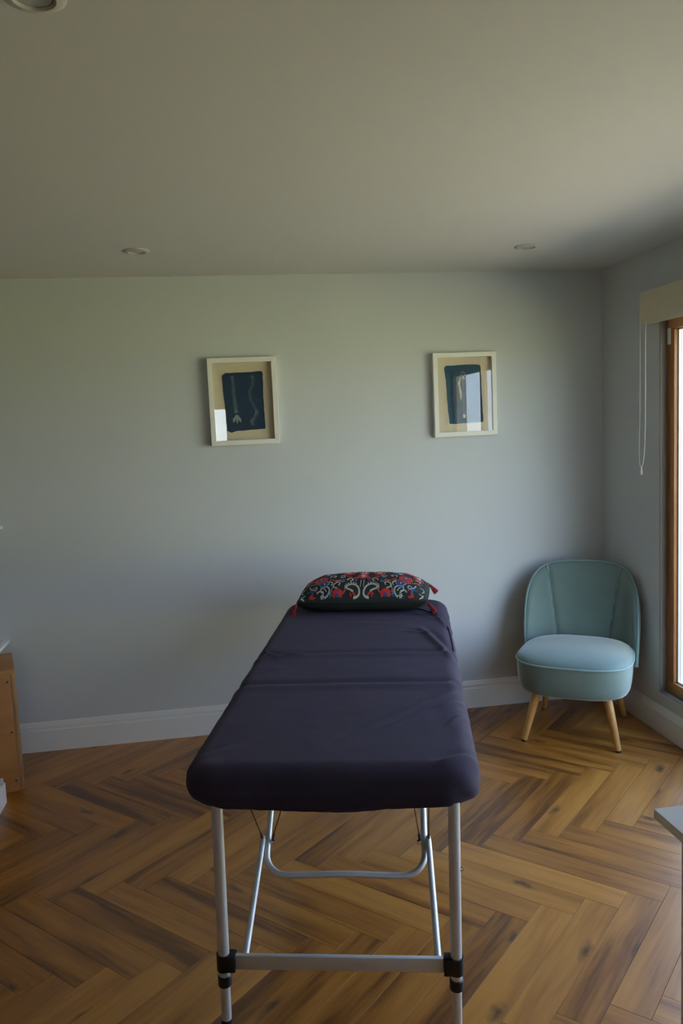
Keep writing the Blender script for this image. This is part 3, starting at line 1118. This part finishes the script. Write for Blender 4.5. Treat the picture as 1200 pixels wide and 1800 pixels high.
def patch(col, pts, lift=0.0014):
    """a filled stitched shape: domed fan"""
    b = EMB[col]
    cx, cy_ = sum(p[0] for p in pts) / len(pts), sum(p[1] for p in pts) / len(pts)
    c = b.verts.new(on_top(cx, cy_, lift + 0.0010))
    rim = [b.verts.new(on_top(p[0], p[1], lift)) for p in pts]
    low = [b.verts.new(on_top(p[0], p[1], -0.001)) for p in pts]
    n = len(pts)
    for i in range(n):
        b.faces.new((c, rim[i], rim[(i + 1) % n]))
        b.faces.new((rim[i], low[i], low[(i + 1) % n], rim[(i + 1) % n]))


def disc(col, x, y, r, n=9, lift=0.0014, sq=1.0):
    patch(col, [(x + r * cos(2 * pi * k / n), y + sq * r * sin(2 * pi * k / n)) for k in range(n)], lift)


def stroke(col, pts, w0, w1=None, lift=0.0013):
    b = EMB[col]
    w1 = w0 if w1 is None else w1
    n = len(pts)
    prev = None
    for i in range(n):
        p = Vector(pts[i])
        d = (Vector(pts[min(i + 1, n - 1)]) - Vector(pts[max(i - 1, 0)])).normalized()
        nn = Vector((-d.y, d.x))
        w = w0 + (w1 - w0) * i / (n - 1)
        a, c = p + nn * w, p - nn * w
        row = [b.verts.new(on_top(a.x, a.y, -0.0006)), b.verts.new(on_top(a.x, a.y, lift)), b.verts.new(on_top(p.x, p.y, lift + 0.0007)),
               b.verts.new(on_top(c.x, c.y, lift)), b.verts.new(on_top(c.x, c.y, -0.0006))]
        if prev:
            for k in range(4):
                b.faces.new((prev[k], prev[k + 1], row[k + 1], row[k]))
        prev = row


def scroll(col, x, y, r, a0, turns, w, mir=1, grow=0.35):
    n = 16
    pts = []
    for k in range(n + 1):
        t = k / n
        a = a0 + turns * 2 * pi * t
        rr = r * (1 - (1 - grow) * t)
        pts.append((x + mir * rr * cos(a), y + rr * sin(a)))
    stroke(col, pts, w, w * 0.7)
    disc(col, pts[-1][0], pts[-1][1], w * 1.7, 7)
    return pts


def leaf(col, x, y, a, ln, wd, mir=1):
    pts = []
    for k in range(12):
        t = 2 * pi * k / 12
        u_, v_ = ln * cos(t), wd * sin(t) * (1 - 0.35 * cos(t))
        pts.append((x + mir * (u_ * cos(a) - v_ * sin(a)), y + u_ * sin(a) + v_ * cos(a)))
    patch(col, pts)


def flower(x, y, r, c1='red', c2='blue', petals=7):
    for k in range(petals):
        a = 2 * pi * k / petals + 0.2
        disc(c1, x + r * 0.66 * cos(a), y + r * 0.66 * sin(a), r * 0.40, 8)
    disc(c2, x, y, r * 0.44, 9, 0.0026)
    disc('cream', x, y, r * 0.15, 7, 0.0040)


def star(x, y, r, c1, c2):
    for k in range(6):
        a = 2 * pi * k / 6
        leaf(c1, x + r * 0.6 * cos(a), y + r * 0.6 * sin(a), a, r * 0.42, r * 0.22)
    disc(c2, x, y, r * 0.2, 7, 0.003)


for ysg in (-1, 1):
    for m_ in (-1, 1):
        def P(x, y, m_=m_, ysg=ysg):
            return (m_ * x, ysg * y)

        def S(col, pts, w0, w1, m_=m_, ysg=ysg):
            q = [(p.x, p.y) for p in spline([(m_ * x, ysg * y, 0) for x, y in pts], 5)]
            stroke(col, q, w0, w1)
            disc(col, q[0][0], q[0][1], w0 * 1.5, 7)
        # the pair of cream volutes at the centre, with scalloped outer edges
        vol = [(0.036, 0.127), (0.045, 0.121), (0.056, 0.1175), (0.061, 0.109), (0.051, 0.0995), (0.034, 0.0975), (0.019, 0.106), (0.010, 0.121), (0.009, 0.137), (0.016, 0.145), (0.030, 0.148)]
        S('cream', vol, 0.0028, 0.0034)
        for x, y in ((0.066, 0.105), (0.062, 0.097), (0.054, 0.092), (0.044, 0.089), (0.034, 0.089), (0.024, 0.092), (0.066, 0.114)):
            disc('cream', *P(x, y), 0.0030, 7)
        leaf('red', *P(0.030, 0.136), 2.4 * m_ * ysg, 0.010, 0.0036)
        leaf('red', *P(0.042, 0.139), 2.0 * m_ * ysg, 0.008, 0.0030)
        leaf('red', *P(0.068, 0.128), 0.9 * m_ * ysg, 0.011, 0.0038)
        # red flowers with a blue heart
        fx, fy = 0.094, 0.136
        for k in range(7):
            an = -0.35 + k * 0.64
            disc('red', *P(fx + 0.0135 * cos(an), fy - 0.0135 * sin(an)), 0.0070, 8)
        disc('red', *P(fx, fy), 0.0105, 9, 0.0020)
        disc('blue', *P(fx, fy + 0.004), 0.0075, 8, 0.0032)
        disc('red', *P(fx, fy - 0.001), 0.0030, 6, 0.0046)
        leaf('blue', *P(0.119, 0.141), 0.7 * m_ * ysg, 0.009, 0.0032)
        leaf('red', *P(0.118, 0.125), 2.5 * m_ * ysg, 0.009, 0.0030)
        # pale scrolls outside the flowers
        S('skyblue', [(0.152, 0.126), (0.162, 0.119), (0.158, 0.107), (0.143, 0.103), (0.130, 0.111), (0.127, 0.127), (0.133, 0.141), (0.143, 0.147)], 0.0024, 0.0030)
        S('cream', [(0.150, 0.132), (0.163, 0.123), (0.170, 0.124), (0.174, 0.131)], 0.0017, 0.0024)
        S('cream', [(0.139, 0.124), (0.146, 0.114), (0.152, 0.113)], 0.0014, 0.0018)
        star(*P(0.152, 0.143), 0.0085, 'cream', 'blue')
        for k in range(6):
            disc('skyblue', *P(0.122 - 0.0015 * k, 0.136 - 0.0065 * k), 0.0023, 6)
        leaf('red', *P(0.196, 0.139), 1.0 * m_ * ysg, 0.011, 0.0050)
        leaf('red', *P(0.188, 0.146), 0.2 * m_ * ysg, 0.009, 0.0040)
        leaf('blue', *P(0.194, 0.124), 1.7 * m_ * ysg, 0.011, 0.0050)
        leaf('blue', *P(0.206, 0.117), 0.6 * m_ * ysg, 0.010, 0.0042)
        leaf('red', *P(0.183, 0.118), 2.5 * m_ * ysg, 0.008, 0.0030)
        leaf('cream', *P(0.229, 0.146), 2.3 * m_ * ysg, 0.009, 0.0026)
        leaf('cream', *P(0.235, 0.139), 1.6 * m_ * ysg, 0.009, 0.0024)
        leaf('skyblue', *P(0.226, 0.132), 0.7 * m_ * ysg, 0.007, 0.0022)
        # second row
        for k in range(6):
            an = k * pi / 3
            disc('skyblue', *P(0.150 + 0.0135 * cos(an), 0.088 + 0.0135 * sin(an)), 0.0072, 8)
            disc('blue', *P(0.150 + 0.0115 * cos(an), 0.088 + 0.0115 * sin(an)), 0.0062, 8, 0.0024)
        disc('cream', *P(0.150, 0.088), 0.0034, 7, 0.0036)
        S('cream', [(0.092, 0.099), (0.088, 0.091), (0.096, 0.084), (0.108, 0.089), (0.113, 0.101), (0.107, 0.111), (0.096, 0.113)], 0.0016, 0.0024)
        S('cream', [(0.122, 0.098), (0.118, 0.088), (0.125, 0.079), (0.133, 0.074)], 0.0016, 0.0022)
        S('skyblue', [(0.192, 0.101), (0.184, 0.095), (0.178, 0.101), (0.181, 0.110), (0.191, 0.110), (0.203, 0.100), (0.207, 0.086)], 0.0017, 0.0026)
        for k in range(7):
            disc('cream', *P(0.170 + 0.008 * k, 0.085 - 0.004 * k), 0.0024, 6)
            disc('cream', *P(0.073 + 0.005 * k, 0.078 + 0.004 * sin(k * 1.1)), 0.0022, 6)
            disc('skyblue', *P(0.006, 0.075 + 0.0055 * k), 0.0021, 6)
        leaf('red', *P(0.100, 0.072), 0.2 * m_ * ysg, 0.015, 0.0055)
        leaf('red', *P(0.124, 0.064), 2.7 * m_ * ysg, 0.011, 0.0045)
        leaf('blue', *P(0.078, 0.066), 0.9 * m_ * ysg, 0.010, 0.0046)
        S('cream', [(0.060, 0.070), (0.054, 0.060), (0.042, 0.061), (0.040, 0.073), (0.049, 0.080)], 0.0017, 0.0024)
        leaf('blue', *P(0.026, 0.074), 1.2 * m_ * ysg, 0.010, 0.0050)
        leaf('red', *P(0.026, 0.056), 0.5 * m_ * ysg, 0.013, 0.0055)
        leaf('red', *P(0.056, 0.045), 2.6 * m_ * ysg, 0.013, 0.0052)
        S('skyblue', [(0.232, 0.116), (0.238, 0.100), (0.232, 0.086), (0.222, 0.088)], 0.0015, 0.0022)
        leaf('red', *P(0.214, 0.066), 0.4 * m_ * ysg, 0.012, 0.0048)
        leaf('blue', *P(0.226, 0.052), 1.2 * m_ * ysg, 0.011, 0.0045)
        S('cream', [(0.118, 0.040), (0.110, 0.030), (0.118, 0.020), (0.131, 0.026), (0.132, 0.042)], 0.0018, 0.0024)
        S('cream', [(0.205, 0.034), (0.214, 0.028), (0.222, 0.034), (0.217, 0.044)], 0.0016, 0.0022)
        S('skyblue', [(0.092, 0.034), (0.083, 0.026), (0.074, 0.032), (0.077, 0.044), (0.090, 0.048)], 0.0018, 0.0024)
for m_ in (-1, 1):
    for q in (-0.050, 0.050):
        flower(m_ * 0.168, q, 0.027, 'red', 'blue', 9)
    flower(m_ * 0.062, 0.0, 0.024, 'red', 'skyblue', 8)
    flower(m_ * 0.145, 0.0, 0.018, 'blue', 'cream', 7)
    flower(m_ * 0.214, 0.0, 0.020, 'red', 'cream', 7)
for q in (-0.042, 0.042):
    flower(0.0, q, 0.021, 'red', 'cream', 8)
star(0.0, 0.0, 0.018, 'cream', 'red')
EMB_LABEL = {'cream': 'cream embroidered scrolls', 'red': 'red embroidered flowers', 'blue': 'blue embroidered flowers', 'skyblue': 'pale blue embroidered scrolls'}
for k, b in EMB.items():
    obj('embroidery', b, M[k], pil, label=EMB_LABEL[k], angle=60, normals=False, kind='stuff')


def tassel(corner, ang, tilt):
    bm = bmesh.new()
    rnd = random.Random(int(ang * 100) + 5)
    prof = [(0, 0.002), (0.0035, 0.001), (0.0050, -0.003), (0.0062, -0.008), (0.0050, -0.012), (0.0058, -0.014), (0.0085, -0.024), (0.0105, -0.036), (0.0120, -0.046), (0.0085, -0.0465), (0, -0.045)]
    jit = [1 + 0.16 * rnd.uniform(-1, 1) + 0.14 * (-1) ** k for k in range(26)]
    lathe(bm, prof, 26, (0, 0, 0), lambda k, z: 1 + (jit[k] - 1) * (1 if z < -0.013 else 0.15))
    tube(bm, [(0.0057 * cos(2 * pi * k / 16), 0.0057 * sin(2 * pi * k / 16), -0.012) for k in range(16)], 0.0015, 6, closed=True)
    tube(bm, [(0, 0, 0.012), (0, 0, 0.0)], 0.0016, 6)
    # lay it over: the tassel points outwards and droops on to what is under it
    mt = Matrix.Translation(corner) @ Matrix.Rotation(ang, 4, 'Z') @ Matrix.Rotation(-tilt, 4, 'Y') @ Matrix.Translation((0, 0, -0.010))
    bmesh.ops.transform(bm, matrix=mt, verts=bm.verts[:])
    return obj('tassel', bm, M['darkred'], pil, label='red thread tassel', angle=50)


tassel(pil_top(-1, -1), atan2(-0.9, -1), radians(24))
tassel(pil_top(1, -1), atan2(-0.6, 1), radians(42))
tassel(pil_top(1, 1), atan2(0.5, 1), radians(40))
tassel(pil_top(-1, 1), atan2(0.6, -1), radians(40))

# ------------------------------------------------------------------ velvet chair
CYAW = radians(33.2)
ch = thing('accent_chair', 'teal velvet tub chair with piped seams and splayed wooden legs, in the corner', 'chair', (1.598, 3.392, 0), -CYAW)


def seat_outline(th, scale=1.0):
    """rounded, slightly narrower to the rear"""
    n = 3.0
    c, s = cos(th), sin(th)
    x = abs(c) ** (2 / n) * (1 if c >= 0 else -1)
    y = abs(s) ** (2 / n) * (1 if s >= 0 else -1)
    wx = 0.263 - 0.022 * (y + 1) / 2
    return Vector((x * wx * scale, y * 0.245 * scale - 0.022, 0))


NSE = 72
ths = [2 * pi * k / NSE for k in range(NSE)]
Z_S0, Z_S1 = 0.222, 0.362


def ring_at(bm, scale, zf):
    return [bm.verts.new(seat_outline(t, scale) + Vector((0, 0, zf(t)))) for t in ths]


def bridge(bm, A, B):
    n = len(A)
    for k in range(n):
        bm.faces.new((A[k], A[(k + 1) % n], B[(k + 1) % n], B[k]))


bm = bmesh.new()
side = [(0.80, Z_S0 - 0.002), (0.88, Z_S0), (0.925, Z_S0 + 0.006), (0.955, Z_S0 + 0.020), (0.975, Z_S0 + 0.045), (0.990, Z_S0 + 0.085), (0.998, Z_S0 + 0.12), (1.0, Z_S1)]
prev = None
first = None
for s, z in side:
    R_ = ring_at(bm, s, lambda t, z=z: z)
    if prev:
        bridge(bm, prev, R_)
    else:
        first = R_
    prev = R_
bm.faces.new(first[::-1])
bm.faces.new(prev)
obj('seat_base', bm, M['velvet'], ch, angle=50)
bm = bmesh.new()
prev = None
for s, dz in ((1.0, 0.002), (0.992, 0.012), (0.965, 0.021), (0.91, 0.029), (0.82, 0.036), (0.68, 0.042), (0.50, 0.047), (0.30, 0.050), (0.10, 0.051)):
    R_ = ring_at(bm, s, lambda t, dz=dz: Z_S1 + dz)
    if prev:
        bridge(bm, prev, R_)
    else:
        bm.faces.new(R_[::-1])
    prev = R_
bm.faces.new(prev)
obj('seat_cushion', bm, M['velvet'], ch, angle=50)
obj('seat_piping', tb([seat_outline(t, 1.004) + Vector((0, 0, Z_S1 + 0.003)) for t in ths], 0.0042, 8, closed=True), M['velvet_pipe'], ch)

# backrest: a padded shell wrapped round the rear of the seat
Z_B0, Z_B1 = 0.285, 0.742
PHI = radians(70)


def back_pt(s, z, off=0.0):
    """s in [-1, 1] across the shell, z height; off = outwards from the inner face"""
    ph = s * PHI
    n = 2.5
    c, sn = cos(ph), sin(ph)
    h = (z - Z_B0) / (Z_B1 - Z_B0)
    a = 0.259 + 0.026 * h + off
    b = 0.215 + 0.055 * h + off
    x = abs(sn) ** (2 / n) * (1 if sn >= 0 else -1) * a
    y = abs(c) ** (2 / n) * (1 if c >= 0 else -1) * b
    return Vector((x, y + 0.005 + 0.018 * h, z))


def top_z(s):
    return Z_B0 + 0.02 + (Z_B1 - Z_B0 - 0.02) * max(0.0, 1 - abs(s) ** 3.0) ** (1 / 2.6)


def seam_s(z, sg):
    h = (z - Z_B0) / (Z_B1 - Z_B0)
    return sg * (0.30 + 0.17 * h ** 1.2)


NB, NZ = 84, 30
TH = 0.036
bm = bmesh.new()
svals = [sin((-1 + 2 * i / NB) * pi / 2) * 0.55 + (-1 + 2 * i / NB) * 0.45 for i in range(NB + 1)]
inn, out_ = [], []
for s in svals:
    ri, ro = [], []
    zt = top_z(s)
    for j in range(NZ + 1):
        t = j / NZ
        z = Z_B0 + (zt - Z_B0) * t
        # padding: swells between the seams, thins towards the rim
        zz = min(z, Z_B1)
        edge = min(1.0, (1 - abs(s)) / 0.10 + 0.0) * min(1.0, (zt - z) / 0.05 + 0.0)
        puff = 0.012 * max(0.0, edge) ** 0.5
        for sg in (-1, 1):
            d = (s - seam_s(zz, sg)) * 0.36
            puff -= 0.010 * exp(-(d / 0.010) ** 2)
        rim_in = 0.004 * (1 - max(0.0, edge)) ** 2
        ri.append(bm.verts.new(back_pt(s, z, -puff + rim_in)))
        tp = min(1.0, (1 - abs(s)) / 0.30) ** 0.6 * min(1.0, (zt - z) / 0.07) ** 0.6 if zt > z else 0.0
        ro.append(bm.verts.new(back_pt(s, z, 0.014 + (TH - 0.014) * tp)))
    inn.append(ri)
    out_.append(ro)
for i in range(NB):
    for j in range(NZ):
        bm.faces.new((inn[i][j], inn[i][j + 1], inn[i + 1][j + 1], inn[i + 1][j]))
        bm.faces.new((out_[i][j], out_[i + 1][j], out_[i + 1][j + 1], out_[i][j + 1]))
    bm.faces.new((inn[i][NZ], out_[i][NZ], out_[i + 1][NZ], inn[i + 1][NZ]))
    bm.faces.new((inn[i][0], inn[i + 1][0], out_[i + 1][0], out_[i][0]))
for i in (0, NB):
    for j in range(NZ):
        q = (inn[i][j], out_[i][j], out_[i][j + 1], inn[i][j + 1])
        bm.faces.new(q if i == 0 else q[::-1])
obj('backrest', bm, M['velvet'], ch, angle=60)
for nm, off in (('backrest_piping', 0.007),):
    pts = [back_pt(s, top_z(s) + 0.0015, off) for s in svals]
    obj(nm, tb(pts, 0.0052, 8), M['velvet_pipe'], ch)
for sg in (-1, 1):
    pts = []
    for k in range(26):
        z = 0.345 + (top_z(seam_s(Z_B1 - 0.01, sg)) - 0.345) * k / 25
        s = seam_s(min(z, Z_B1), sg)
        pts.append(back_pt(s, z, 0.0005))
    obj('backrest_seam', tb(pts, 0.0046, 8), M['velvet_pipe'], ch)

for (xt, yt), (xb, yb) in (((-0.150, -0.165), (-0.203, -0.222)), ((0.150, -0.165), (0.203, -0.222)), ((-0.148, 0.150), (-0.190, 0.212)), ((0.148, 0.150), (0.190, 0.212))):
    pt_, pb_ = Vector((xt, yt, 0.228)), Vector((xb, yb, 0.006))
    bm = bmesh.new()
    tube(bm, [pt_, pt_.lerp(pb_, 0.5), pb_], [0.0205, 0.0172, 0.0130], 20)
    lg = obj('leg', bm, M['beech'], ch)
    obj('foot_pad', tb([pb_ + Vector((0, 0, 0.004)), Vector((xb, yb, 0.0))], 0.0122, 16), M['rubber'], lg)

# ------------------------------------------------------------------ plywood box at the left
BYAW = radians(15.5)
bxr = thing('plywood_box', 'plywood storage box with dark screws, against the wall below the low shelf', 'box', (-0.871, 3.379, 0), BYAW)
# local: x to the left is negative, y to the rear; front right bottom corner at the origin
BWd, BDp, BHt, PT = 0.385, 0.285, 0.520, 0.018
obj('front_panel', bx((-BWd + PT, 0.0, 0.0), (-PT, PT, BHt - PT), 0.0008), M['ply'], bxr)
obj('back_panel', bx((-BWd + PT, BDp - PT, 0.0), (-PT, BDp, BHt - PT), 0.0008), M['ply'], bxr)
obj('side_panel', bx((-PT, -0.001, 0.0), (0.0, BDp, BHt - PT), 0.0008), M['plyedge'], bxr, label='plywood side panel with layered edge')
obj('side_panel', bx((-BWd, -0.001, 0.0), (-BWd + PT, BDp, BHt - PT), 0.0008), M['plyedge'], bxr)
obj('top_panel', bx((-BWd, -0.001, BHt - PT), (0.0, BDp, BHt), 0.0008), M['ply'], bxr)
for sx_ in (-0.032, -BWd + 0.032):
    for z in (0.045, 0.255, 0.470):
        obj('screw', tb([(sx_, 0.001, z), (sx_, -0.0012, z), (sx_, -0.0016, z)], [0.0042, 0.0042, 0.003], 10), M['rubber'], bxr)

# ------------------------------------------------------------------ white shelves on the left
for z, xe, lab in ((0.546, -0.985, 'low white shelf board on the back wall, just above the plywood box'),
                   (1.075, -0.972, 'upper white shelf board on the back wall, high above the plywood box')):
    t = thing('wall_shelf', lab, 'shelf', (xe, YB, z), 0, 'white shelves on the left')
    obj('shelf_board', bx((-1.40, -0.26, -0.014), (0.0, -0.0005, 0.0), 0.002), M['laminate'], t)
    for xb_ in (-1.15, -0.25):
        obj('bracket', bx((xb_ - 0.012, -0.20, -0.022), (xb_ + 0.012, -0.0005, -0.014), 0.001), M['white'], t)

# ------------------------------------------------------------------ low white box on the floor at the left
wbx = thing('storage_tub', 'low white box with notched rim on the floor before the plywood box', 'box', (-0.919, 3.272, 0), 0)
b = bmesh.new()
T = 0.004
box(b, (-0.30, -0.34, 0.0), (0.0, 0.0, T))
obj('base', b, M['laminate'], wbx)
for lo_, hi_ in (((-T, -0.34, T), (0, 0, 0.084)), ((-0.30, -0.34, T), (-0.30 + T, 0, 0.084)), ((-0.30 + T, -T, T), (-T, 0, 0.084)), ((-0.30 + T, -0.34, T), (-T, -0.34 + T, 0.084))):
    obj('side_wall', bx(lo_, hi_, 0.0008, 1), M['laminate'], wbx)
for k in range(5):
    obj('rim_tab', bx((-0.022 - 0.060 * k - 0.016, -T, 0.084), (-0.022 - 0.060 * k + 0.016, 0, 0.102), 0.001, 1), M['laminate'], wbx)
for k in range(4):
    obj('rim_tab', bx((-0.302 + 0.30 - 0.002 - T + 0.0, -0.06 - 0.080 * k - 0.014, 0.084), (0.0, -0.06 - 0.080 * k + 0.014, 0.094), 0.001, 1), M['laminate'], wbx)

# ------------------------------------------------------------------ white desk at the right
dk = thing('desk', 'white desk with a thin overhanging top, cut off at the lower right', 'desk', (0.777, 1.329, 0), 0)
obj('desk_top', bx((0, -0.70, 0.701), (1.150, 0, 0.720), 0.0015), M['laminate'], dk)
obj('side_panel', bx((0.045, -0.66, 0.0), (0.063, -0.020, 0.701), 0.001), M['laminate'], dk)
obj('side_panel', bx((1.085, -0.66, 0.0), (1.103, -0.020, 0.701), 0.001), M['laminate'], dk)
obj('back_panel', bx((0.063, -0.045, 0.30), (1.085, -0.028, 0.701), 0.001), M['laminate'], dk)
